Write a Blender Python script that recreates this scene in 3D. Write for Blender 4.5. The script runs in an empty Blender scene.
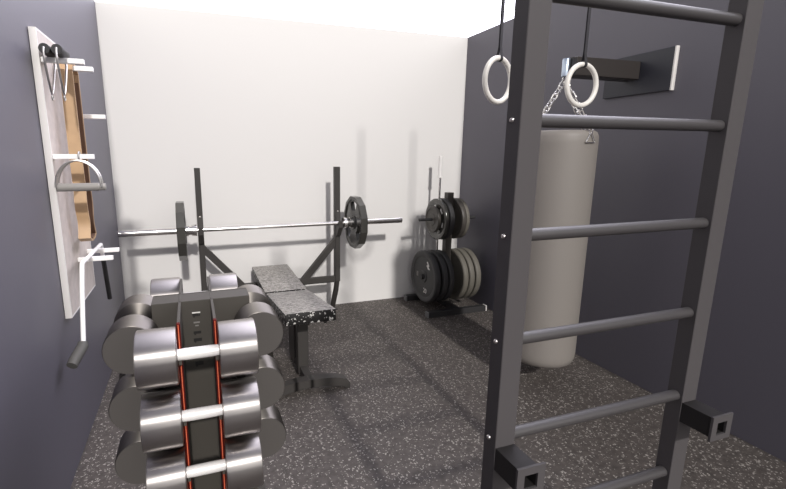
import bpy, bmesh, math, random
from mathutils import Vector, Matrix
random.seed(7)
PI = math.pi
S = bpy.context.scene
COL = S.collection

# ------------------------------------------------------------------ camera
CAMH = 1.36
cam_d = bpy.data.cameras.new('camera')
cam = bpy.data.objects.new('camera', cam_d); COL.objects.link(cam)
cam.location = (0, 0, CAMH)
cam.rotation_euler = (PI/2 - 0.1996, 0, -0.3229)
cam_d.sensor_fit = 'HORIZONTAL'; cam_d.sensor_width = 36
cam_d.lens = 445.398/786*36
cam_d.shift_x = (393 - 341.47)/786
cam_d.shift_y = 0
cam_d.clip_start = 0.02
S.camera = cam

# ------------------------------------------------------------------ sky, sun, exposure
SUN_STRENGTH = 2.4
SUN_ANGLE = 2.7
SKY_LOW = (1.34, 1.30, 1.28)       # white hazy sky near the horizon
SKY_HIGH = (0.30, 0.30, 0.34)      # greyer sky overhead
GROUND = (0.16, 0.15, 0.145)
w = bpy.data.worlds.new('sky'); S.world = w; w.use_nodes = True
nt = w.node_tree; nt.nodes.clear()
o_ = nt.nodes.new('ShaderNodeOutputWorld'); bg = nt.nodes.new('ShaderNodeBackground')
tc = nt.nodes.new('ShaderNodeTexCoord'); sx = nt.nodes.new('ShaderNodeSeparateXYZ')
ra = nt.nodes.new('ShaderNodeValToRGB')
ra.color_ramp.elements[0].position = 0.49; ra.color_ramp.elements[0].color = (*GROUND, 1)
ra.color_ramp.elements[1].position = 0.51; ra.color_ramp.elements[1].color = (*SKY_LOW, 1)
e_ = ra.color_ramp.elements.new(0.66); e_.color = (*SKY_LOW, 1)
e_ = ra.color_ramp.elements.new(0.90); e_.color = (*SKY_HIGH, 1)
mr = nt.nodes.new('ShaderNodeMapRange'); mr.inputs['From Min'].default_value = -1.0; mr.inputs['From Max'].default_value = 1.0
nt.links.new(tc.outputs['Generated'], sx.inputs[0]); nt.links.new(sx.outputs['Z'], mr.inputs['Value'])
nt.links.new(mr.outputs[0], ra.inputs['Fac']); # unseen bright sky lobe, added high on the right to lift the left wall
SKY_LOBE = (4.2, 4.1, 4.7)
dp = nt.nodes.new('ShaderNodeVectorMath'); dp.operation = 'DOT_PRODUCT'
dp.inputs[1].default_value = Vector((0.78, 0.38, 0.50)).normalized()
m2 = nt.nodes.new('ShaderNodeMapRange'); m2.interpolation_type = 'SMOOTHSTEP'
m2.inputs['From Min'].default_value = 0.55; m2.inputs['From Max'].default_value = 0.95
mx = nt.nodes.new('ShaderNodeMix'); mx.data_type = 'RGBA'; mx.blend_type = 'MIX'
mx.inputs[7].default_value = (*SKY_LOBE, 1)
nt.links.new(tc.outputs['Generated'], dp.inputs[0]); nt.links.new(dp.outputs['Value'], m2.inputs['Value'])
nt.links.new(m2.outputs[0], mx.inputs[0]); nt.links.new(ra.outputs['Color'], mx.inputs[6])
nt.links.new(mx.outputs[2], bg.inputs['Color'])
bg.inputs['Strength'].default_value = 1.0
nt.links.new(bg.outputs[0], o_.inputs[0])

sd = bpy.data.lights.new('sun', 'SUN'); sd.energy = SUN_STRENGTH; sd.angle = math.radians(SUN_ANGLE)
sd.color = (1.0, 0.965, 0.93)
sun = bpy.data.objects.new('sun', sd); COL.objects.link(sun); sun.location = (0, -3, 5)
sun.rotation_euler = Vector((0.0, 1.56, -1.0)).to_track_quat('-Z', 'Y').to_euler()

vs = S.view_settings
S.display_settings.display_device = 'sRGB'
vs.view_transform = 'Standard'; vs.look = 'None'; vs.gamma = 1.0; vs.use_curve_mapping = False
vs.exposure = 0.15

# ------------------------------------------------------------------ materials
MATS = {}
def mat(name, col, rough=0.5, metal=0.0, spec=0.5, bump=None, noise=None):
    if name in MATS: return MATS[name]
    m = bpy.data.materials.new(name); m.use_nodes = True
    n = m.node_tree.nodes; l = m.node_tree.links; b = n['Principled BSDF']
    b.inputs['Base Color'].default_value = (*col, 1); b.inputs['Roughness'].default_value = rough
    b.inputs['Metallic'].default_value = metal; b.inputs['Specular IOR Level'].default_value = spec
    t = n.new('ShaderNodeTexCoord')
    if noise:
        sc, amt = noise
        x = n.new('ShaderNodeTexNoise'); x.inputs['Scale'].default_value = sc; x.inputs['Detail'].default_value = 4
        r = n.new('ShaderNodeMapRange'); r.inputs['To Min'].default_value = 1-amt; r.inputs['To Max'].default_value = 1+amt
        h = n.new('ShaderNodeMix'); h.data_type = 'RGBA'; h.blend_type = 'MULTIPLY'; h.inputs[0].default_value = 1
        h.inputs[6].default_value = (*col, 1)
        l.new(t.outputs['Object'], x.inputs['Vector']); l.new(x.outputs['Fac'], r.inputs['Value'])
        l.new(r.outputs[0], h.inputs[7]); l.new(h.outputs[2], b.inputs['Base Color'])
    if bump:
        sc, st = bump
        x = n.new('ShaderNodeTexNoise'); x.inputs['Scale'].default_value = sc; x.inputs['Detail'].default_value = 3
        u = n.new('ShaderNodeBump'); u.inputs['Strength'].default_value = st; u.inputs['Distance'].default_value = 0.01
        l.new(t.outputs['Object'], x.inputs['Vector']); l.new(x.outputs['Fac'], u.inputs['Height'])
        l.new(u.outputs[0], b.inputs['Normal'])
    MATS[name] = m
    return m

def speckle_mat(name, base, fleck, scale, thresh, rough, spec=0.5, base_noise=0.25):
    m = bpy.data.materials.new(name); m.use_nodes = True
    n = m.node_tree.nodes; l = m.node_tree.links; b = n['Principled BSDF']
    b.inputs['Roughness'].default_value = rough; b.inputs['Specular IOR Level'].default_value = spec
    t = n.new('ShaderNodeTexCoord')
    nz = n.new('ShaderNodeTexNoise'); nz.inputs['Scale'].default_value = scale*0.9; nz.inputs['Detail'].default_value = 2
    ad = n.new('ShaderNodeMix'); ad.data_type = 'VECTOR'; ad.inputs[0].default_value = 0.02
    v = n.new('ShaderNodeTexVoronoi'); v.inputs['Scale'].default_value = scale
    l.new(t.outputs['Object'], nz.inputs['Vector'])
    l.new(t.outputs['Object'], ad.inputs[4]); l.new(nz.outputs['Color'], ad.inputs[5])
    l.new(ad.outputs[1], v.inputs['Vector'])
    # a flake per cell: only some cells carry one, of random size
    sep = n.new('ShaderNodeSeparateColor'); l.new(v.outputs['Color'], sep.inputs[0])
    mrr = n.new('ShaderNodeMapRange'); mrr.inputs['From Min'].default_value = thresh; mrr.inputs['From Max'].default_value = 1.0
    mrr.inputs['To Min'].default_value = 0.0; mrr.inputs['To Max'].default_value = 0.55
    l.new(sep.outputs[0], mrr.inputs['Value'])
    lt = n.new('ShaderNodeMath'); lt.operation = 'LESS_THAN'
    l.new(v.outputs['Distance'], lt.inputs[0]); l.new(mrr.outputs[0], lt.inputs[1])
    n2 = n.new('ShaderNodeTexNoise'); n2.inputs['Scale'].default_value = scale*0.35; n2.inputs['Detail'].default_value = 5
    l.new(t.outputs['Object'], n2.inputs['Vector'])
    r2 = n.new('ShaderNodeMapRange'); r2.inputs['From Min'].default_value = 0.3; r2.inputs['From Max'].default_value = 0.7
    r2.inputs['To Min'].default_value = 1-base_noise; r2.inputs['To Max'].default_value = 1+base_noise
    l.new(n2.outputs['Fac'], r2.inputs['Value'])
    h = n.new('ShaderNodeMix'); h.data_type = 'RGBA'; h.blend_type = 'MULTIPLY'; h.inputs[0].default_value = 1
    h.inputs[6].default_value = (*base, 1); l.new(r2.outputs[0], h.inputs[7])
    f = n.new('ShaderNodeMix'); f.data_type = 'RGBA'
    l.new(lt.outputs[0], f.inputs[0]); l.new(h.outputs[2], f.inputs[6]); f.inputs[7].default_value = (*fleck, 1)
    l.new(f.outputs[2], b.inputs['Base Color'])
    MATS[name] = m
    return m

M_FLOOR = speckle_mat('speckled_rubber_floor', (0.080, 0.069, 0.063), (0.34, 0.315, 0.29), 105, 0.48, 0.62, 0.4, 0.3)
M_PADTOP = speckle_mat('speckled_sheen_vinyl', (0.27, 0.255, 0.235), (0.55, 0.53, 0.50), 130, 0.45, 0.5, 0.5, 0.55)
M_PAD = speckle_mat('speckled_vinyl', (0.009, 0.008, 0.008), (0.50, 0.49, 0.47), 75, 0.25, 0.5, 0.3, 0.3)
M_NAVY = mat('navy_wall_paint', (0.120, 0.114, 0.139), 0.48, spec=0.55, bump=(60, 0.02))
M_WHITE = mat('white_wall_paint', (0.715, 0.70, 0.685), 0.8, spec=0.2, bump=(40, 0.02))
M_BLACK = mat('black_powder_coat', (0.078, 0.072, 0.074), 0.55, spec=0.25)
M_RUNG = mat('black_satin_tube', (0.058, 0.054, 0.055), 0.40, spec=0.6)
M_DARK = mat('dark_painted_steel', (0.048, 0.044, 0.041), 0.5, spec=0.3)
M_BRACKET = mat('black_bracket_steel', (0.024, 0.022, 0.022), 0.55, spec=0.25)
M_BOLT = mat('bolt_steel', (0.65, 0.62, 0.6), 0.3, 1.0)
M_CHROME = mat('chrome', (0.86, 0.84, 0.82), 0.2, 1.0)
M_STEEL = mat('drawn_steel', (0.62, 0.60, 0.58), 0.30, 1.0)
def turned(name, col, rough):
    m = mat(name, col, rough, 1.0); n = m.node_tree.nodes; b = n['Principled BSDF']
    t = n.new('ShaderNodeTangent'); t.direction_type = 'RADIAL'; t.axis = 'X'
    b.inputs['Anisotropic'].default_value = 0.9; b.inputs['Anisotropic Rotation'].default_value = 0.25
    m.node_tree.links.new(t.outputs[0], b.inputs['Tangent'])
    return m
M_TURNED = turned('turned_steel', (0.47, 0.445, 0.43), 0.42)
M_SHADETURNED = turned('shaded_turned_steel', (0.21, 0.195, 0.18), 0.5)  # darker copy of the turned steel, dark reflections put into the colour
M_SATIN = mat('satin_white_steel', (0.86, 0.84, 0.82), 0.4, 0.15)
M_ENDCAP = mat('dark_head_face', (0.072, 0.065, 0.060), 0.6)
M_IRON = mat('black_iron_plate', (0.056, 0.054, 0.048), 0.2, spec=0.8)
M_RUBBER = mat('black_rubber_plate', (0.040, 0.039, 0.040), 0.55, bump=(90, 0.05))
M_OLIVE = mat('grey_olive_rubber_plate', (0.13, 0.12, 0.10), 0.6, bump=(90, 0.05))
M_BROWNIRON = mat('dark_brown_iron', (0.07, 0.063, 0.055), 0.45)
M_MARK = mat('white_print', (0.75, 0.73, 0.70), 0.5)
M_GREYMARK = mat('grey_print', (0.20, 0.19, 0.18), 0.5)
M_DARKMARK = mat('dark_print', (0.012, 0.011, 0.010), 0.5)
M_BAG = mat('grey_bag_vinyl', (0.222, 0.203, 0.185), 0.55, bump=(25, 0.04))
M_RING = mat('white_ring', (0.80, 0.77, 0.72), 0.4)
M_STRAP = mat('dark_webbing', (0.030, 0.029, 0.034), 0.8)
M_BOARD = mat('pale_board_face', (0.62, 0.56, 0.51), 0.7, noise=(28, 0.18))
M_EDGE = mat('white_edge', (0.86, 0.83, 0.80), 0.5)
M_PEG = mat('white_peg', (0.95, 0.94, 0.92), 0.4)
M_TAN = mat('tan_leather', (0.47, 0.31, 0.175), 0.55, noise=(14, 0.2))
M_TANIN = mat('brown_gap_shade', (0.16, 0.085, 0.05), 0.7)
M_PURPLE = mat('purple_latex', (0.30, 0.09, 0.26), 0.5)
M_GRIP = mat('black_grip', (0.025, 0.024, 0.025), 0.6)
M_GREYGRIP = mat('grey_grip', (0.30, 0.285, 0.265), 0.5, bump=(300, 0.1))
M_FOAM = mat('charcoal_grip', (0.085, 0.082, 0.075), 0.6)
M_RED = mat('red_trim', (0.095, 0.005, 0.004), 0.6, spec=0.2)
M_ORANGE = mat('orange_highlight', (0.85, 0.20, 0.09), 0.35)
M_TOWER = mat('dark_brown_grey_panel', (0.058, 0.052, 0.044), 0.5)
M_SWIVEL = mat('bluish_steel', (0.45, 0.52, 0.62), 0.3, 0.9)
M_GREYCAP = mat('grey_cap', (0.20, 0.20, 0.20), 0.5)
M_WHITECAP = mat('white_cap', (0.75, 0.73, 0.70), 0.5)
M_ARM = mat('brown_black_arm', (0.030, 0.025, 0.023), 0.5)
M_PLATE = mat('mount_plate_paint', (0.030, 0.031, 0.042), 0.45)

# ------------------------------------------------------------------ mesh helpers
def T(bm0, fn):
    pass
def add_box(bm, x0, x1, y0, y1, z0, z1, bev=0.0, seg=2):
    vs_ = [bm.verts.new((x, y, z)) for x in (x0, x1) for y in (y0, y1) for z in (z0, z1)]
    q = [(0,1,3,2),(4,6,7,5),(0,4,5,1),(2,3,7,6),(0,2,6,4),(1,5,7,3)]
    fs = [bm.faces.new([vs_[i] for i in f]) for f in q]
    if bev > 0:
        es = list({e for f in fs for e in f.edges})
        bmesh.ops.bevel(bm, geom=es, offset=bev, segments=seg, profile=0.5, affect='EDGES')
    return bm
def frame(d):
    d = Vector(d).normalized()
    a = Vector((0,0,1)) if abs(d.z) < 0.9 else Vector((1,0,0))
    u = d.cross(a).normalized(); v = u.cross(d).normalized()
    return d, u, v
def add_beam(bm, p, q, wd, hd, up=None, bev=0.0):
    """square tube from p to q; wd across, hd along 'up'"""
    p = Vector(p); q = Vector(q); d = (q-p).normalized()
    upv = Vector(up) if up else Vector((0,0,1))
    if abs(d.dot(upv)) > 0.99: upv = Vector((0,1,0))
    u = d.cross(upv).normalized(); v = u.cross(d).normalized()
    V = []
    for c in (p, q):
        for a, b in ((-1,-1),(1,-1),(1,1),(-1,1)):
            V.append(bm.verts.new(c + u*a*wd/2 + v*b*hd/2))
    fs = [bm.faces.new([V[i] for i in f]) for f in ((3,2,1,0),(4,5,6,7),(0,1,5,4),(1,2,6,5),(2,3,7,6),(3,0,4,7))]
    if bev > 0:
        es = list({e for f in fs for e in f.edges})
        bmesh.ops.bevel(bm, geom=es, offset=bev, segments=2, profile=0.5, affect='EDGES')
    return bm
def add_tube(bm, pts, r, n=14, closed=False):
    """round tube along a path"""
    pts = [Vector(p) for p in pts]; N = len(pts); rings = []
    pu = None
    for i, p in enumerate(pts):
        if closed: d = pts[(i+1) % N] - pts[i-1]
        elif i == 0: d = pts[1]-pts[0]
        elif i == N-1: d = pts[-1]-pts[-2]
        else: d = (pts[i+1]-p).normalized() + (p-pts[i-1]).normalized()
        d.normalize()
        if pu is None: _, u, v = frame(d)
        else:
            u = (pu - d*pu.dot(d)).normalized(); v = u.cross(d).normalized()
        pu = u
        rr = r[i] if isinstance(r, (list, tuple)) else r
        rings.append([bm.verts.new(p + (u*math.cos(2*PI*k/n) + v*math.sin(2*PI*k/n))*rr) for k in range(n)])
    M = N if closed else N-1
    for i in range(M):
        A = rings[i]; B = rings[(i+1) % N]
        for k in range(n):
            bm.faces.new((A[k], A[(k+1)%n], B[(k+1)%n], B[k]))
    if not closed:
        bm.faces.new(list(reversed(rings[0]))); bm.faces.new(rings[-1])
    return bm
def add_lathe(bm, prof, n=40, origin=(0,0,0), axis='Z'):
    """prof: list of (r, h) ; spun round the axis; r==0 ends close to a point"""
    o = Vector(origin)
    def P(r, h, a):
        c, s = r*math.cos(a), r*math.sin(a)
        return o + (Vector((c, s, h)) if axis == 'Z' else Vector((h, c, s)) if axis == 'X' else Vector((s, h, c)))
    rings = []
    for r, h in prof:
        if r < 1e-6: rings.append([bm.verts.new(P(0, h, 0))])
        else: rings.append([bm.verts.new(P(r, h, 2*PI*(k+0.5)/n)) for k in range(n)])
    for A, B in zip(rings, rings[1:]):
        for k in range(n):
            k2 = (k+1) % n
            if len(A) == 1 and len(B) == 1: continue
            if len(A) == 1: bm.faces.new((A[0], B[k2], B[k]))
            elif len(B) == 1: bm.faces.new((A[k], A[k2], B[0]))
            else: bm.faces.new((A[k], A[k2], B[k2], B[k]))
    return bm
def add_prism(bm, poly, axis, a, b):
    """poly in the plane across axis: X->(y,z) Y->(x,z) Z->(x,y)"""
    def P(t, h):
        return {'X': (h, t[0], t[1]), 'Y': (t[0], h, t[1]), 'Z': (t[0], t[1], h)}[axis]
    A = [bm.verts.new(P(t, a)) for t in poly]; B = [bm.verts.new(P(t, b)) for t in poly]
    n = len(poly)
    bm.faces.new(A); bm.faces.new(list(reversed(B)))
    for k in range(n): bm.faces.new((A[k], B[k], B[(k+1)%n], A[(k+1)%n]))
    return bm
def add_ribbon(bm, path, x0, x1, th):
    """band: path in the Y-Z plane, thick th, wide from x0 to x1"""
    N = len(path); pin = []; pout = []
    for i in range(N):
        a = Vector(path[max(i-1,0)]); b = Vector(path[min(i+1,N-1)])
        d = (b-a).normalized(); nn = Vector((-d.y, d.x))
        p = Vector(path[i]); pin.append(p-nn*th/2); pout.append(p+nn*th/2)
    poly = [tuple(p) for p in pout] + [tuple(p) for p in reversed(pin)]
    V0 = [bm.verts.new((x0, *p)) for p in poly]; V1 = [bm.verts.new((x1, *p)) for p in poly]
    n = len(poly)
    for k in range(n): bm.faces.new((V0[k], V1[k], V1[(k+1)%n], V0[(k+1)%n]))
    for i in range(N-1):
        j, k = n-1-i, n-2-i
        bm.faces.new((V0[i], V0[i+1], V0[k], V0[j])); bm.faces.new((V1[i+1], V1[i], V1[j], V1[k]))
    return bm
def obj(name, bm, material, parent=None, smooth=True, angle=35):
    bmesh.ops.recalc_face_normals(bm, faces=bm.faces[:])
    me = bpy.data.meshes.new(name)
    if parent is not None:
        ro = Vector((0,0,0)); p = parent
        while p is not None: ro += p.location; p = p.parent
        bmesh.ops.translate(bm, verts=bm.verts[:], vec=-ro)
    bm.to_mesh(me); bm.free()
    for m_ in (material if isinstance(material, (list, tuple)) else [material]): me.materials.append(m_)
    if smooth:
        me.polygons.foreach_set('use_smooth', [True]*len(me.polygons))
        me.set_sharp_from_angle(angle=math.radians(angle))
    o = bpy.data.objects.new(name, me); COL.objects.link(o)
    if parent is not None: o.parent = parent
    return o
def B(): return bmesh.new()
def tag(o, label, cat, group=None):
    o['label'] = label; o['category'] = cat
    if group: o['group'] = group
    return o
def thing(name, label, cat, loc, group=None):
    e = bpy.data.objects.new(name, None); COL.objects.link(e); e.location = loc
    e.empty_display_size = 0.1
    return tag(e, label, cat, group)
def struct(name, bm, material):
    o = obj(name, bm, material, smooth=False); o['kind'] = 'structure'; return o
def copy_thing(root, loc, rotz, label, group=None):
    c = root.copy(); COL.objects.link(c); c.location = loc; c.rotation_euler = (0,0,rotz); c['label'] = label
    if group: c['group'] = group
    for ch in list(root.children):
        d = ch.copy(); COL.objects.link(d); d.parent = c
        for g in list(ch.children):
            h = g.copy(); COL.objects.link(h); h.parent = d
    return c
def arc(c, r, a0, a1, n, plane='XZ', off=0):
    out = []
    for i in range(n+1):
        a = a0 + (a1-a0)*i/n
        x, z = c[0]+r*math.cos(a), c[1]+r*math.sin(a)
        out.append((x, off, z) if plane == 'XZ' else (off, x, z) if plane == 'YZ' else (x, z, off))
    return out
def text_mesh(name, body, size, material, parent, loc, rot, extrude=0.0008):
    cu = bpy.data.curves.new(name, 'FONT'); cu.body = body; cu.size = size; cu.extrude = extrude
    cu.align_x = 'CENTER'; cu.align_y = 'CENTER'
    t = bpy.data.objects.new(name, cu); COL.objects.link(t)
    dg = bpy.context.evaluated_depsgraph_get()
    me = bpy.data.meshes.new_from_object(t.evaluated_get(dg)); bpy.data.objects.remove(t)
    me.transform(Matrix.Translation(Vector(loc)) @ rot.to_matrix().to_4x4())
    ro = Vector((0,0,0)); p = parent
    while p is not None: ro += p.location; p = p.parent
    me.transform(Matrix.Translation(-ro))
    me.materials.clear(); me.materials.append(material)
    o = bpy.data.objects.new(name, me); COL.objects.link(o); o.parent = parent
    return o

# ------------------------------------------------------------------ the room: three walls open to the sky
WX, RX, D, TOP = -0.557, 2.462, 3.745, 2.40
YF = -0.6
struct('floor', add_box(B(), WX-0.12, RX+0.12, -4.0, D+0.12, -0.08, 0.0), M_FLOOR)
struct('wall_left', add_box(B(), WX-0.12, WX, YF, D, 0.0, TOP), M_NAVY)
struct('wall_right', add_box(B(), RX, RX+0.12, YF, D, 0.0, TOP), M_NAVY)
struct('wall_back', add_box(B(), WX-0.12, RX+0.12, D, D+0.12, 0.0, TOP), M_WHITE)

# ------------------------------------------------------------------ wall ladder in the foreground
lad = thing('climbing_ladder', 'tall black steel ladder with round rungs and bracket feet in the foreground', 'ladder', (1.0, 0.808, 0))
PW = 0.055
posts = (0.6815, 1.3135)
for px_ in posts:
    obj('post', add_box(B(), px_-PW/2-0.001, px_+PW/2, 0.786, 0.831, 0.0, 2.46, 0.0015, 1), M_BLACK, lad)
for k in range(-1, 8):
    z = 0.4305 + 0.2502*k
    obj('rung', add_tube(B(), [(posts[0]+PW/2-0.004, 0.808, z), (posts[1]-PW/2+0.004, 0.808, z)], 0.0145, 24), M_RUNG, lad)
    b_ = B(); add_lathe(b_, [(0, -0.005), (0.003, -0.0048), (0.005, -0.003), (0.006, 0.0), (0.006, 0.002)], 12, (posts[0]-PW/2-0.001, 0.812, z), 'X')
    obj('bolt', b_, M_BOLT, lad)['label'] = 'small bright bolt head'
for px_ in posts:
    x0, x1, z0, z1 = px_-PW/2-0.006, px_+PW/2+0.016, 0.600, 0.672
    hx, hz = px_+0.005, 0.634; hw = 0.0185
    def square_tube(bm, o, hw_, y0, y1):
        o4 = [(o[0],o[2]),(o[1],o[2]),(o[1],o[3]),(o[0],o[3])]; i4 = [(hx-hw_,hz-hw_),(hx+hw_,hz-hw_),(hx+hw_,hz+hw_),(hx-hw_,hz+hw_)]
        VF = [[bm.verts.new((x, y, z)) for x, z in L] for y in (y0, y1) for L in (o4, i4)]
        for k in range(4):
            j = (k+1) % 4
            bm.faces.new((VF[0][k], VF[0][j], VF[1][j], VF[1][k])); bm.faces.new((VF[2][j], VF[2][k], VF[3][k], VF[3][j]))
            bm.faces.new((VF[0][k], VF[2][k], VF[2][j], VF[0][j])); bm.faces.new((VF[1][j], VF[3][j], VF[3][k], VF[1][k]))
        return bm
    bk = obj('bracket', square_tube(B(), (px_-PW/2, px_+PW/2-0.001, 0.609, 0.667), hw+0.001, 0.706, 0.7855), M_BRACKET, lad, smooth=False)
    ep = obj('end_plate', square_tube(B(), (x0, x1, z0, z1), hw, 0.700, 0.706), M_BLACK, bk, smooth=False); ep['label'] = 'flat end plate with a square hole'

# ------------------------------------------------------------------ flat weight bench with uprights
bench = thing('weight_bench', 'flat bench with speckled grey pads and tall dark uprights in front of the white wall', 'bench', (0.588, 3.0, 0))
def add_pad(bm, a, b, x0, x1, th, bev):
    add_beam(bm, ((x0+x1)/2, a[0], a[1]-th/2), ((x0+x1)/2, b[0], b[1]-th/2), x1-x0, th, bev=bev)
    bm.normal_update()
    for f in bm.faces: f.material_index = 1 if abs(f.normal.z) > 0.6 else 0      # paler top colour stands in for reflected sheen, marbled dark sides
    return bm
obj('seat', add_pad(B(), (2.295, 0.500), (2.950, 0.421), 0.440, 0.736, 0.068, 0.004), [M_PAD, M_PADTOP], bench)['label'] = 'speckled front pad with a dark edge'
obj('backrest', add_pad(B(), (2.985, 0.420), (3.655, 0.442), 0.436, 0.734, 0.060, 0.004), [M_PAD, M_PADTOP], bench)['label'] = 'speckled rear pad'
UX = (0.045, 1.130)
for ux in UX:
    obj('upright', add_box(B(), ux-0.021, ux+0.021, 3.472, 3.528, 0.30, 1.262, 0.002, 1), M_DARK, bench)
    hk = B(); add_prism(hk, [(3.474, 0.70), (3.474, 0.90), (3.462, 0.90), (3.452, 0.80), (3.437, 0.793), (3.405, 0.793), (3.403, 0.83), (3.393, 0.83), (3.393, 0.775), (3.45, 0.70)], 'X', ux-0.018, ux+0.018)
    obj('bar_hook', hk, M_DARK, bench, smooth=False)
    sgn = 1 if ux < 0.5 else -1
    obj('brace', add_beam(B(), (ux, 3.5, 0.665), (ux+sgn*0.31, 3.5, 0.31), 0.04, 0.05, up=(0,0,1)), M_DARK, bench)
    obj('rear_leg', add_tube(B(), [(ux, 3.5, 0.33), (ux, 3.505, 0.28), (ux, 3.53, 0.21), (ux, 3.60, 0.08), (ux, 3.64, 0.003)], 0.023, 12), M_DARK, bench)
    obj('rear_foot', add_box(B(), ux-0.04, ux+0.04, 3.60, 3.68, 0.0, 0.012, 0.003, 1), M_DARK, bench)
    for zz in (0.72, 0.90):
        obj('bolt', add_lathe(B(), [(0,-0.006),(0.006,-0.004),(0.008,0.0)], 10, (ux, 3.470, zz), 'Y'), M_BOLT, bench)
obj('crossbar', add_box(B(), UX[0]+0.02, UX[1]-0.02, 3.478, 3.522, 0.295, 0.345, 0.002, 1), M_DARK, bench)
obj('spine', add_beam(B(), (0.588, 2.45, 0.385), (0.588, 3.48, 0.335), 0.06, 0.055), M_DARK, bench)
obj('pad_support', add_beam(B(), (0.588, 3.0, 0.362), (0.588, 3.62, 0.375), 0.045, 0.02), M_DARK, bench)
obj('mast', add_box(B(), 0.556, 0.622, 2.50, 2.555, 0.03, 0.40, 0.003, 1), M_DARK, bench)
obj('mast', add_box(B(), 0.560, 0.618, 2.63, 2.80, 0.03, 0.345, 0.003, 1), M_DARK, bench)
# arched foot
ft = B(); outer = []; inner = []
for i in range(21):
    t = i/20*2-1
    x = 0.588 + t*0.232
    zo = 0.034 + 0.056*math.sqrt(max(0, 1-abs(t)**2.4)); zi = 0.040*(1-abs(t)**2.2) if abs(t) < 0.84 else 0.0
    outer.append((x, zo)); inner.append((x, zi if i not in (0, 20) else 0.0))
for i in range(20):
    add_prism(ft, [outer[i], outer[i+1], inner[i+1], inner[i]], 'Y', 2.285, 2.345)
bmesh.ops.remove_doubles(ft, verts=ft.verts[:], dist=1e-5)
ft.faces.ensure_lookup_table()
seen = {}
for f in ft.faces: seen.setdefault(tuple(sorted(v.index for v in f.verts)), []).append(f)
obj('arched_foot', ft, M_DARK, bench)['label'] = 'arched front foot'
obj('floor_beam', add_box(B(), 0.565, 0.611, 2.33, 2.79, 0.03, 0.075, 0.002, 1), M_DARK, bench)
kb = B(); add_lathe(kb, [(0, -0.03), (0.009, -0.03), (0.011, -0.02), (0.006, -0.012), (0.006, 0.02)], 16, (0.690, 2.36, 0.428), 'Z')
obj('adjustment_knob', kb, M_DARK, bench)

# ------------------------------------------------------------------ barbell lying in the hooks
BY, BZ = 3.421, 0.811
bar = thing('barbell', 'long chrome barbell resting across the bench uprights', 'barbell', (0.588, BY, BZ))
obj('shaft', add_lathe(B(), [(0, -0.60), (0.0165, -0.60), (0.0165, 0.60), (0, 0.60)], 24, (0.588, BY, BZ), 'X'), M_CHROME, bar)
for s in (-1, 1):
    prof = [(0.0165, 0.572), (0.042, 0.572), (0.043, 0.576), (0.043, 0.602), (0.036, 0.605), (0.036, 0.626), (0.043, 0.629), (0.043, 0.646), (0.0245, 0.647), (0.0245, 1.095), (0.020, 1.099), (0, 1.099)]
    obj('sleeve', add_lathe(B(), [(r, s*h) for r, h in prof], 24, (0.588, BY, BZ), 'X'), M_CHROME, bar)

def iron_plate_bm(R, th, n=12):
    """faceted iron plate with three grip windows, axis X, centred at x=0; built as a grid of sectors"""
    bm = B(); h = th/2; N = 72
    def rad(a):                       # twelve flats
        q = 2*PI/n; m = ((a+q/2) % q) - q/2
        return R*math.cos(q/2)/math.cos(m)
    r0, r1, r2 = 0.026, 0.45*R, 0.78*R
    def inwin(a): return any(abs(((a-c+PI) % (2*PI))-PI) < 0.42 for c in (PI/2, PI/2+2*PI/3, PI/2+4*PI/3))
    def ring(f, x): return [bm.verts.new((x, f(2*PI*k/N)*math.cos(2*PI*k/N), f(2*PI*k/N)*math.sin(2*PI*k/N))) for k in range(N)]
    F = []
    for sx in (-1, 1):
        xh, xi = sx*h, sx*h*0.62
        F.append([ring(lambda a: r0, xh), ring(lambda a: 0.055, xh), ring(lambda a: 0.062, xi), ring(lambda a: r1, xi), ring(lambda a: r2, xi),
                  ring(lambda a: rad(a)*0.84, xi), ring(lambda a: rad(a)*0.88, xh), ring(lambda a: rad(a)*0.985, xh), ring(lambda a: rad(a), xh*0.86)])
    for k in range(N):
        k2 = (k+1) % N; am = 2*PI*(k+0.5)/N; win = inwin(am)
        for s in (0, 1):
            for i in range(8):
                if i == 3 and win: continue
                bm.faces.new((F[s][i][k], F[s][i][k2], F[s][i+1][k2], F[s][i+1][k]))
        bm.faces.new((F[0][8][k], F[0][8][k2], F[1][8][k2], F[1][8][k])); bm.faces.new((F[0][0][k], F[0][0][k2], F[1][0][k2], F[1][0][k]))
        if win:
            for i in (3, 4): bm.faces.new((F[0][i][k], F[0][i][k2], F[1][i][k2], F[1][i][k]))
            if not inwin(2*PI*(k-0.5)/N): bm.faces.new((F[0][3][k], F[0][4][k], F[1][4][k], F[1][3][k]))
            if not inwin(2*PI*(k+1.5)/N): bm.faces.new((F[0][3][k2], F[0][4][k2], F[1][4][k2], F[1][3][k2]))
    return bm
bm_ = iron_plate_bm(0.219, 0.056)
bmesh.ops.translate(bm_, verts=bm_.verts[:], vec=(0,0,0))
p1 = obj('weight_plate', bm_, M_IRON, angle=20); p1.location = (0.588+0.677, BY, BZ)
tag(p1, 'black iron plate with grip windows on the right end of the barbell', 'weight plate', 'plates on the barbell')
p2 = p1.copy(); COL.objects.link(p2); p2.location = (0.588-0.677, BY, BZ)
p2['label'] = 'black iron plate seen edge on at the left end of the barbell'

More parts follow.
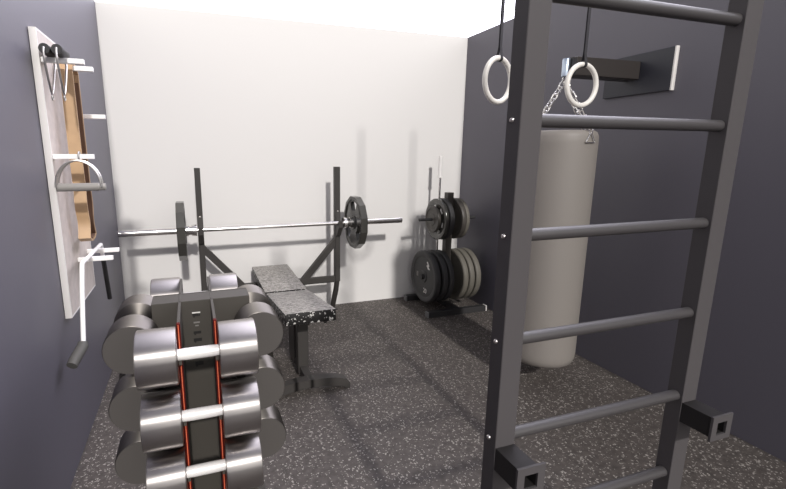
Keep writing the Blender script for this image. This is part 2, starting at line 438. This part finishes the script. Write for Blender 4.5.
# ------------------------------------------------------------------ plate tree in the right back corner
TX, TY = 2.130, 3.40
tree = thing('plate_tree', 'dark steel plate storage stand on two floor bars in the back corner', 'weight rack', (TX, TY, 0))
obj('column', add_box(B(), TX-0.03, TX+0.03, TY-0.03, TY+0.03, 0.05, 1.035, 0.003, 1), M_BROWNIRON, tree)
obj('spine', add_box(B(), TX-0.025, TX+0.025, 3.20, 3.62, 0.012, 0.052, 0.002, 1), M_GRIP, tree)
for fy, xa, xb in ((3.175, 1.835, 2.40), (3.64, 1.865, 2.40)):
    f_ = obj('floor_bar', add_box(B(), xa, xb, fy-0.025, fy+0.025, 0.0, 0.05, 0.003, 1), M_GRIP, tree)
    obj('end_cap', add_box(B(), xa-0.012, xa, fy-0.026, fy+0.026, 0.0, 0.051, 0.003, 1), M_GREYCAP, f_)['label'] = 'grey end cap'
    obj('end_cap', add_box(B(), xb, xb+0.012, fy-0.026, fy+0.026, 0.0, 0.051, 0.003, 1), M_WHITECAP, f_)['label'] = 'white end cap'
UZ, LZ = 0.805, 0.295
obj('peg', add_tube(B(), [(TX-0.285, TY, UZ), (TX+0.275, TY, UZ)], 0.0125, 18), M_GRIP, tree)
obj('peg', add_tube(B(), [(TX-0.252, TY, LZ), (TX+0.252, TY, LZ)], 0.0245, 18), M_GRIP, tree)
obj('bar_cup', add_lathe(B(), [(0.022, 0.05), (0.030, 0.05), (0.030, 0.20), (0.022, 0.20), (0.022, 0.06), (0, 0.06), (0, 0.05), (0.022, 0.05)], 20, (TX+0.0, 3.565, 0.0)), M_GRIP, tree)
obj('cup_strut', add_box(B(), TX-0.02, TX+0.02, 3.53, 3.60, 0.02, 0.055), M_GRIP, tree)

def rubber_plate_bm(R, th, hub=0.05, hole=0.026, lip=0.78):
    h = th/2
    prof = [(hole, -h*0.9), (hub, -h*0.9), (hub+0.006, -h*0.62), (R*lip, -h*0.62), (R*(lip+0.05), -h*0.95), (R*0.955, -h), (R*0.99, -h*0.8), (R, -h*0.5),
            (R, h*0.5), (R*0.99, h*0.8), (R*0.955, h), (R*(lip+0.05), h*0.95), (R*lip, h*0.62), (hub+0.006, h*0.62), (hub, h*0.9), (hole, h*0.9), (hole, -h*0.9)]
    return add_lathe(B(), prof, 56, (0,0,0), 'X')
def plate(bm, material, loc, label, group):
    o = obj('weight_plate', bm, material); o.location = loc
    return tag(o, label, 'weight plate', group)
G1, G2, G3, G4 = 'large black plates on the lower peg', 'large grey plates on the lower peg', 'plates on the left of the upper peg', 'plates on the right of the upper peg'
RB = 0.232
lower = [plate(rubber_plate_bm(RB, 0.052), M_RUBBER, (TX-0.205, TY, LZ), 'large black plate with white markings facing the bench, outermost on the lower peg', G1)]
for i, (dx, lb) in enumerate(((-0.132, 'large black plate in the middle of the three black ones on the lower peg'), (-0.068, 'large black plate nearest the column, behind two others on the lower peg'))):
    lower.append(plate(rubber_plate_bm(RB-0.004*(i+0), 0.050), M_RUBBER, (TX+dx, TY, LZ), lb, G1))
for dx, lb in ((0.070, 'large grey plate nearest the column on the right of the lower peg'), (0.132, 'large grey plate in the middle of the three grey ones on the lower peg'), (0.196, 'large grey plate next to the dark wall, outermost on the lower peg')):
    plate(rubber_plate_bm(RB-0.002, 0.052), M_OLIVE, (TX+dx, TY, LZ), lb, G2)
plate(rubber_plate_bm(0.182, 0.045, hole=0.0135), M_RUBBER, (TX-0.062, TY, UZ), 'medium black plate beside the column on the left of the upper peg', G3)
up_o = plate(rubber_plate_bm(0.180, 0.034, hole=0.0135, lip=0.72), M_IRON, (TX-0.112, TY, UZ), 'medium black plate with a ring of white markings on the upper peg', G3)
plate(rubber_plate_bm(0.115, 0.030, hole=0.0135), M_BROWNIRON, (TX-0.150, TY, UZ), 'small dark plate in front of the white marked plate on the upper peg', G3)
plate(rubber_plate_bm(0.180, 0.040, hole=0.0135), M_BROWNIRON, (TX+0.052, TY, UZ), 'medium dark plate close to the column on the right of the upper peg', G4)
plate(rubber_plate_bm(0.178, 0.034, hole=0.0135), M_OLIVE, (TX+0.090, TY, UZ), 'medium grey plate nearest the dark wall on the upper peg', G4)
# printed marks on the outer left faces (faces look along -X)
from mathutils import Euler
RL = Euler((PI/2, 0, -PI/2))
xf = lower[0].location.x - 0.026*0.62 - 0.0006
P0 = lower[0]
text_mesh('marking', '20', 0.060, M_MARK, P0, (xf, TY-0.030, LZ-0.125), RL)
b_ = B()
sq = [(-0.03,0.115),(-0.012,0.145),(-0.022,0.118),(0.008,0.132),(-0.014,0.098),(-0.006,0.120)]
add_prism(b_, [(TY-0.075+y*1.6, LZ+z) for y, z in ((-0.02,0.085),(-0.004,0.100),(-0.010,0.115),(0.008,0.150),(0.016,0.140),(0.006,0.122),(0.018,0.108),(0.0,0.08))], 'X', xf-0.001, xf+0.001)
obj('marking', b_, M_MARK, P0, smooth=False)
b_ = B(); add_box(b_, xf-0.001, xf+0.001, TY+0.100, TY+0.128, LZ-0.02, LZ+0.022)
obj('marking', b_, M_GREYMARK, P0, smooth=False)
xf = up_o.location.x - 0.017*0.62 - 0.0006
for a0, ln in ((0.45,0.42),(1.3,0.25),(2.2,0.4),(3.3,0.35),(4.1,0.3),(5.1,0.42),(5.9,0.2)):
    b_ = B(); n_ = 6; pts_ = []
    for i in range(n_+1):
        a = a0+ln*i/n_; pts_.append((TY+0.126*math.cos(a), UZ+0.126*math.sin(a)))
    for i in range(n_, -1, -1):
        a = a0+ln*i/n_; rr = 0.106+0.006*((i*3) % 3); pts_.append((TY+rr*math.cos(a), UZ+rr*math.sin(a)))
    add_prism(b_, pts_, 'X', xf-0.0008, xf+0.0008)
    obj('marking', b_, M_MARK, up_o, smooth=False)

sb = thing('curl_bar', 'slim steel bar standing upright behind the plate stand', 'barbell', (TX, 3.565, 0.062))
obj('shaft', add_tube(B(), [(TX, 3.565, 0.062), (TX+0.003, 3.57, 1.158)], 0.0105, 14), M_CHROME, sb)
obj('sleeve', add_lathe(B(), [(0, 0), (0.021, 0.0), (0.021, 0.010), (0.017, 0.012), (0.017, 0.188), (0.014, 0.191), (0, 0.191)], 20, (TX+0.003, 3.57, 1.155)), M_SATIN, sb)

# ------------------------------------------------------------------ punching bag on its wall mount
GX, GY = 1.966, 2.040
RBAG = 0.195
bag = thing('punching_bag', 'tall grey heavy bag hanging by chains beside the dark right wall', 'punching bag', (GX, GY, 0.132))
prof = [(0, 0.132), (0.12, 0.133), (0.16, 0.139), (0.184, 0.155), (0.1935, 0.182), (RBAG, 0.214), (RBAG, 0.80), (RBAG, 1.42), (0.1935, 1.455), (0.186, 1.476), (0.171, 1.486), (0.10, 1.488), (0, 1.488)]
body = obj('body', add_lathe(B(), prof, 56, (GX, GY, 0)), M_BAG, bag, angle=60)
arm_z = 1.823
sw_top = 1.870
def link_pts(c, d, s, L, W, n=16):
    """stadium link centred c, long axis d, side axis s"""
    out = []
    for i in range(n):
        a = 2*PI*i/n; x, y = math.cos(a), math.sin(a)
        lx = (L-W)/2*(1 if x >= 0 else -1) if abs(x) > 1e-6 else 0
        out.append(Vector(c) + Vector(d)*(lx + x*W/2) + Vector(s)*(y*W/2))
    return out
def chain_between(p, q, L=0.050, W=0.028, r=0.0036):
    bm = B(); p = Vector(p); q = Vector(q); d = (q-p).normalized(); _, u, v = frame(d)
    n = max(2, round((q-p).length/(L*0.78)))
    for i in range(n):
        c = p + (q-p)*((i+0.5)/n)
        s = u if i % 2 else v
        add_tube(bm, link_pts(c, d, s, (q-p).length/n*1.32, W), r, 8, closed=True)
    return bm
hub = Vector((GX, GY, 1.755))
sv = obj('swivel', add_lathe(B(), [(0, 1.773), (0.017, 1.773), (0.020, 1.777), (0.020, 1.862), (0.016, 1.868), (0, 1.868)], 20, (GX, GY, 0.0)), M_SWIVEL, bag)
sv['label'] = 'bluish steel swivel'
obj('hub_ring', add_tube(B(), [(GX+0.014*math.cos(a), GY, 1.762+0.014*math.sin(a)) for a in [2*PI*i/16 for i in range(16)]], 0.0035, 8, closed=True), M_CHROME, bag)
for k in range(4):
    a = math.radians(-86 + 90*k)
    end = Vector((GX+0.191*math.cos(a), GY+0.191*math.sin(a), 1.492))
    cp = chain_between(hub + (end-hub).normalized()*0.008, end)
    obj('chain', cp, M_CHROME, bag)
    # triangular ring lying on the side of the bag
    n_ = Vector((math.cos(a), math.sin(a), 0)); t_ = Vector((-math.sin(a), math.cos(a), 0))
    c_ = Vector((GX, GY, 0)) + n_*(RBAG+0.004)
    tri = [c_+Vector((0,0,1.472)), c_-t_*0.034+Vector((0,0,1.420)), c_+t_*0.034+Vector((0,0,1.420))]
    pts_ = []
    for i in range(3):
        for s_ in (0.06, 0.35, 0.65, 0.94): pts_.append(tri[i].lerp(tri[(i+1)%3], s_))
    obj('triangle_ring', add_tube(B(), pts_, 0.0035, 8, closed=True), M_CHROME, bag)
    obj('link', add_tube(B(), link_pts(c_+Vector((0,0,1.482))-n_*0.003, Vector((0,0,1)), n_, 0.034, 0.018), 0.003, 8, closed=True), M_CHROME, bag)

mount = thing('bag_mount', 'dark steel arm on a square white edged plate high on the right wall', 'wall bracket', (RX, 2.0, 1.80))
obj('wall_plate', add_box(B(), RX-0.022, RX, 1.800, 2.215, 1.695, 1.915, 0.002, 1), M_PLATE, mount)
obj('plate_edge', add_box(B(), RX-0.023, RX, 1.793, 1.800, 1.694, 1.916), M_EDGE, mount)['label'] = 'white near edge'
am = obj('arm', add_box(B(), GX+0.022, RX-0.022, 1.985, 2.085, 1.776, 1.872, 0.003, 1), M_ARM, mount)
obj('hanger_strap', add_box(B(), GX+0.0205, GX+0.030, 2.01, 2.07, 1.79, 1.872), M_ARM, mount)

# ------------------------------------------------------------------ gymnastic rings on straps
for rx, ry, rz, rot, lb in ((1.437, 1.910, 1.711, 17, 'white gymnastic ring on a dark strap left of the ladder post'), (1.945, 1.900, 1.711, 3, 'white gymnastic ring on a dark strap seen between two ladder rungs')):
    g = thing('gym_ring', lb, 'gymnastic ring', (0, 0, 0), 'pair of gymnastic rings')
    R0 = 0.1005
    obj('ring', add_tube(B(), [(R0*math.cos(2*PI*i/56), 0, R0*math.sin(2*PI*i/56)) for i in range(56)], 0.0125, 16, closed=True), M_RING, g)
    path = [(-0.002, 1.04), (-0.0035, R0+0.05)] + [(0.0148*math.cos(a), R0+0.0148*math.sin(a)) for a in [PI*(0.83+1.34*i/14) for i in range(15)]] + [(0.0035, R0+0.05), (0.002, 1.04)]
    obj('strap', add_ribbon(B(), path, -0.0085, 0.0085, 0.0018), M_STRAP, g, angle=50)
    g.location = (rx, ry, rz); g.rotation_euler = (0, 0, math.radians(rot))

# ------------------------------------------------------------------ accessory board on the left wall
FX = WX + 0.027
board = thing('accessory_board', 'tall pale board with white edges and pegs on the left wall', 'wall board', (WX, 2.36, 0.66))
obj('panel', add_box(B(), WX+0.002, FX, 2.126, 2.630, 0.668, 1.832), M_BOARD, board, smooth=False)
ed = B(); add_box(ed, WX+0.002, FX+0.0005, 2.118, 2.126, 0.660, 1.840); add_box(ed, WX+0.002, FX+0.0005, 2.630, 2.638, 0.660, 1.840)
add_box(ed, WX+0.002, FX+0.0005, 2.126, 2.630, 1.832, 1.840); add_box(ed, WX+0.002, FX+0.0005, 2.126, 2.630, 0.660, 0.668)
obj('edge_band', ed, M_EDGE, board, smooth=False)['label'] = 'white edge banding'
PEGS = [(2.145, 1.726), (2.327, 1.728), (2.518, 1.540), (2.140, 1.351), (2.537, 0.871), (2.338, 0.872)]
for y, z in PEGS:
    obj('peg', add_box(B(), FX, FX+0.150, y-0.011, y+0.011, z-0.010, z+0.010, 0.0015, 1), M_PEG, board)

# two stirrup handles on the top peg
for sx, lb in ((-0.500, 'black gripped stirrup handle nearest the board on its top near peg'), (-0.458, 'black gripped stirrup handle farther out on the top near peg')):
    yc, zc = 2.135, 1.756
    t = thing('stirrup_handle', lb, 'cable handle', (sx, yc, 1.58), 'stirrup handles on the top peg')
    obj('grip', add_lathe(B(), [(0, -0.060), (0.019, -0.060), (0.020, -0.055), (0.020, 0.055), (0.019, 0.060), (0, 0.060)], 18, (sx, yc, zc), 'Y'), M_GRIP, t)['label'] = 'black grip'
    pts_ = [(sx, yc-0.066, zc+0.004), (sx, yc-0.073, zc-0.012), (sx, yc-0.070, zc-0.045), (sx, yc-0.052, zc-0.105), (sx, yc-0.032, zc-0.150), (sx, yc-0.020, zc-0.163), (sx, yc-0.004, zc-0.150), (sx, yc+0.030, zc-0.105), (sx, yc+0.066, zc-0.045), (sx, yc+0.073, zc-0.012), (sx, yc+0.066, zc+0.004)]
    obj('wire', add_tube(B(), pts_, 0.0042, 10), M_STEEL, t)
    obj('eyelet', add_tube(B(), [(sx, yc-0.020+0.009*math.cos(a), zc-0.176+0.009*math.sin(a)) for a in [2*PI*i/14 for i in range(14)]], 0.003, 8, closed=True), M_STEEL, t)

# tan belt looped over the second peg
py, pz = PEGS[1]
path = []
zt, zb = pz+0.016, 0.985
for i in range(0, 40):
    f_ = i/39; z = zt-0.03 - (zt-0.03-zb)*f_
    wv = 0.015*math.sin(f_*26)*max(0, f_-0.55)/0.45
    path.append((py-0.040-wv, z))
loopb = [(py-0.030, zb-0.012), (py-0.012, zb-0.018), (py+0.012, zb-0.018), (py+0.055, zb-0.012)]
right = []
for i in range(39, -1, -1):
    f_ = i/39; z = zt-0.03 - (zt-0.03-zb)*f_
    wv = 0.013*math.sin(f_*26)*max(0, f_-0.55)/0.45
    right.append((py+0.070+wv, z))
topb = [(py+0.050, zt-0.012), (py+0.016, zt+0.001), (py, zt+0.002), (py-0.016, zt+0.001), (py-0.030, zt-0.008), (py-0.040, zt-0.03)]
belt = thing('lifting_belt', 'long tan strap with a wavy lower end hanging on the pale board', 'belt', (-0.49, py, 0.97))
obj('band', add_ribbon(B(), path + loopb + right + topb, FX+0.026, FX+0.076, 0.009), M_TAN, belt, angle=50)
obj('gap_shade', add_ribbon(B(), [(y + (0.007 if y < py else -0.007), z) for y, z in path[2:] + [(py-0.026, zb-0.004), (py, zb-0.009), (py+0.050, zb-0.004)] + right[:-2]], FX+0.027, FX+0.074, 0.005), M_TANIN, belt, angle=50)['label'] = 'dark brown painted shade inside'  # dark ribbon stands for the shade in the gap between the strands

# thin purple band on the third peg
py3, pz3 = PEGS[2]
pth = [(py3-0.016, 1.20)]
pth = [(py3-0.017, pz3-0.02-0.34*i/10) for i in range(10, -1, -1)] + [(py3-0.012, pz3+0.010), (py3, pz3+0.0125), (py3+0.012, pz3+0.010)] + [(py3+0.017, pz3-0.02-0.34*i/10) for i in range(11)] + [(py3+0.008, pz3-0.372), (py3-0.008, pz3-0.372), (py3-0.017, pz3-0.36)]
tag(obj('resistance_band', add_ribbon(B(), pth, FX+0.030, FX+0.046, 0.003), M_PURPLE, angle=50), 'thin purple band hanging beside the tan strap', 'exercise band')

# D handle on the fourth peg
y4, z4 = PEGS[3]
yD = 2.118
dh = thing('cable_handle', 'arched steel handle with a grey bar grip hanging on the middle peg', 'cable handle', (-0.43, y4, 1.22))
gx0, gx1, gz = FX+0.004, FX+0.186, 1.226
gc = (gx0+gx1)/2
obj('grip', add_lathe(B(), [(0, gx0), (0.0155, gx0), (0.017, gx0+0.004), (0.017, gx1-0.026), (0.015, gx1-0.024), (0.015, gx1-0.002), (0.012, gx1), (0, gx1)], 20, (0, yD, gz), 'X'), M_GREYGRIP, dh)['label'] = 'grey grip'
for dy in (-0.020, 0.020):
    ra = 0.083
    pts_ = [(gc-0.006+ra*math.cos(a), yD+dy, gz+0.002+1.30*ra*math.sin(a)*1.0) for a in [PI*i/24 for i in range(25)]]
    obj('wire', add_tube(B(), pts_, 0.0042, 10), M_STEEL, dh)
obj('hanging_loop', add_tube(B(), [(gc, y4+0.019*math.cos(a), z4+0.0+0.019*math.sin(a)) for a in [2*PI*i/18 for i in range(18)]], 0.0035, 8, closed=True), M_STEEL, dh)

# bent bar on the two lower pegs
LX, lz = -0.476, 0.8925
lb_ = thing('lat_bar', 'white bent bar with dark grips hanging on the two lowest pegs', 'cable bar', (LX, 2.36, 0.55))
obj('bar', add_tube(B(), [(LX+0.002, 2.012, 0.577), (LX, 2.10, 0.78), (LX, 2.148, 0.878), (LX, 2.156, 0.8915), (LX, 2.170, lz), (LX, 2.36, lz), (LX, 2.592, lz), (LX, 2.604, 0.891), (LX, 2.610, 0.878), (LX, 2.622, 0.82)], 0.0095, 14), M_PEG, lb_)
obj('grip', add_tube(B(), [(LX+0.001, 2.016, 0.584), (LX, 2.006, 0.570), (LX-0.022, 1.945, 0.535), (LX-0.028, 1.925, 0.523)], [0.019, 0.0225, 0.0225, 0.021], 16), M_FOAM, lb_)['label'] = 'charcoal grip at the near end'
obj('grip', add_tube(B(), [(LX, 2.622, 0.825), (LX, 2.690, 0.565)], 0.0120, 16), M_GRIP, lb_)['label'] = 'black grip at the far end'

# ------------------------------------------------------------------ dumbbell tower
CX0, CY0 = -0.010, 1.40
FXO, BXO, SXO = 0.25, 0.25, 0.176
ZT = (0.852, 0.677, 0.507)
ZSIDE = -0.014         # the side dumbbells are smaller and sit a little lower
tw = thing('dumbbell_stand', 'dark dumbbell tower with red front edges beside the left wall', 'dumbbell rack', (CX0, CY0, 0))
TOPZ = 0.928; XA, XB = -0.135, 0.150
PX = (-0.056, 0.036)          # the pair of plates running front to back
PYs = (1.362, 1.442)          # the pair running side to side
for x in PX:
    obj('side_panel', add_box(B(), x-0.004, x+0.004, CY0-FXO+0.022, CY0+BXO-0.022, 0.03, TOPZ, 0.001, 1), M_TOWER, tw)
for y in PYs:
    obj('cross_panel', add_box(B(), XA, XB, y-0.004, y+0.004, 0.03, TOPZ, 0.001, 1), M_TOWER, tw)
obj('top_panel', add_box(B(), XA, XB, PYs[0]+0.004, PYs[1]-0.004, TOPZ-0.006, TOPZ-0.001), M_TOWER, tw)
obj('base_plate', add_box(B(), CX0-0.22, CX0+0.22, CY0-0.25, CY0+0.25, 0.0, 0.03, 0.006, 2), M_TOWER, tw)
for x in PX:
    ys = CY0-FXO+0.022
    tr = obj('edge_trim', add_box(B(), x-0.0045, x+0.0045, ys-0.003, ys+0.012, 0.03, TOPZ+0.001, 0.0015, 1), M_RED, tw); tr['label'] = 'red front edge'
    obj('highlight', add_tube(B(), [(x, ys-0.0035, 0.035), (x, ys-0.0035, TOPZ-0.002)], 0.0010, 8), M_ORANGE, tr)['label'] = 'thin orange bead'  # orange line painted as the bright highlight along the red edge
# cradles for every handle
HR = 0.0155
def cradle(bm, axis, at_, u0, u1, z):
    """small bracket under a handle: at_ = panel coordinate, u0 panel edge, u1 outer end"""
    if axis == 'Y': add_box(bm, at_-0.004, at_+0.004, min(u0,u1), max(u0,u1), z-HR-0.012, z-HR)
    else: add_box(bm, min(u0,u1), max(u0,u1), at_-0.004, at_+0.004, z-HR-0.012, z-HR)
    return bm
for z in ZT:
    for x in PX:
        obj('cradle', cradle(B(), 'Y', x, CY0-FXO+0.024, CY0-FXO-0.004, z), M_TOWER, tw)
        obj('cradle', cradle(B(), 'Y', x, CY0+BXO-0.024, CY0+BXO+0.004, z), M_TOWER, tw)
    for y in PYs:
        obj('cradle', cradle(B(), 'X', y, XA+0.002, CX0-SXO-0.004, z+ZSIDE), M_TOWER, tw)
        obj('cradle', cradle(B(), 'X', y, XB-0.002, CX0+SXO+0.004, z+ZSIDE), M_TOWER, tw)
# worn vertical lettering on the panel between the red edges
yl = PYs[0]-0.0046
for zc, h_, wd_, m_ in ((0.9035,0.004,0.024,M_MARK),(0.8965,0.008,0.022,M_DARKMARK),(0.872,0.005,0.018,M_GREYMARK),(0.862,0.004,0.010,M_GREYMARK),(0.840,0.008,0.022,M_DARKMARK),(0.816,0.010,0.024,M_DARKMARK),(0.762,0.006,0.022,M_DARKMARK),(0.738,0.012,0.024,M_DARKMARK)):
    b_ = B(); zc -= 0.014; add_box(b_, -0.011-wd_/2, -0.011+wd_/2, yl-0.0005, yl+0.001, zc-h_/2, zc+h_/2)
    if h_ >= 0.008: add_box(b_, -0.011-wd_/2+0.002, -0.011-wd_/2+0.007, yl-0.0005, yl+0.001, zc-h_/2-0.004, zc-h_/2)
    obj('lettering', b_, m_, tw, smooth=False)

def make_dumbbell(R, label, HE=0.146, steel=M_TURNED):
    d = thing('dumbbell', label, 'dumbbell', (0,0,0), 'dumbbells on the tower')
    obj('handle', add_lathe(B(), [(0, -0.053), (HR-0.001, -0.053), (HR, -0.03), (HR, 0.03), (HR-0.001, 0.053), (0, 0.053)], 24, (0,0,0), 'X'), M_SATIN, d)['label'] = 'bright handle'
    for s in (-1, 1):
        hd = obj('head', add_lathe(B(), [(0, s*0.0515), (R-0.004, s*0.0515), (R-0.001, s*0.0525), (R, s*0.055), (R, s*(HE-0.003)), (R-0.001, s*(HE-0.001)), (R-0.003, s*HE), (0, s*HE)], 48, (0,0,0), 'X'), steel, d)
        obj('end_cap', add_lathe(B(), [(0, s*(HE-0.0005)), (R-0.0025, s*(HE-0.0005)), (R-0.0025, s*(HE+0.001)), (0, s*(HE+0.001))], 48, (0,0,0), 'X'), M_ENDCAP, hd)['label'] = 'dark flat end'
    return d
tier = ('top', 'middle', 'lowest')
first = make_dumbbell(0.0745, 'steel dumbbell facing the viewer, topmost of the three along the red edges')
first.location = (CX0, CY0-FXO, ZT[0])
small = make_dumbbell(0.070, 'dark dumbbell pointing at the viewer on the left wall side of the tower, top tier', 0.150, M_SHADETURNED)
small.location = (CX0-SXO, (PYs[0]+PYs[1])/2, ZT[0]+ZSIDE); small.rotation_euler = (0, 0, PI/2)
for i, z in enumerate(ZT):
    if i: copy_thing(first, (CX0, CY0-FXO, z), 0, 'steel dumbbell facing the viewer, %s of the three along the red edges' % tier[i])
    copy_thing(first, (CX0, CY0+BXO, z), 0, 'steel dumbbell on the far side of the tower, %s tier' % tier[i])
    if i: copy_thing(small, (CX0-SXO, (PYs[0]+PYs[1])/2, z+ZSIDE), PI/2, 'dark dumbbell pointing at the viewer on the left wall side of the tower, %s tier' % tier[i])
    copy_thing(small, (CX0+SXO, (PYs[0]+PYs[1])/2, z+ZSIDE), PI/2, 'dark dumbbell pointing at the viewer on the bench side of the tower, %s tier' % tier[i])
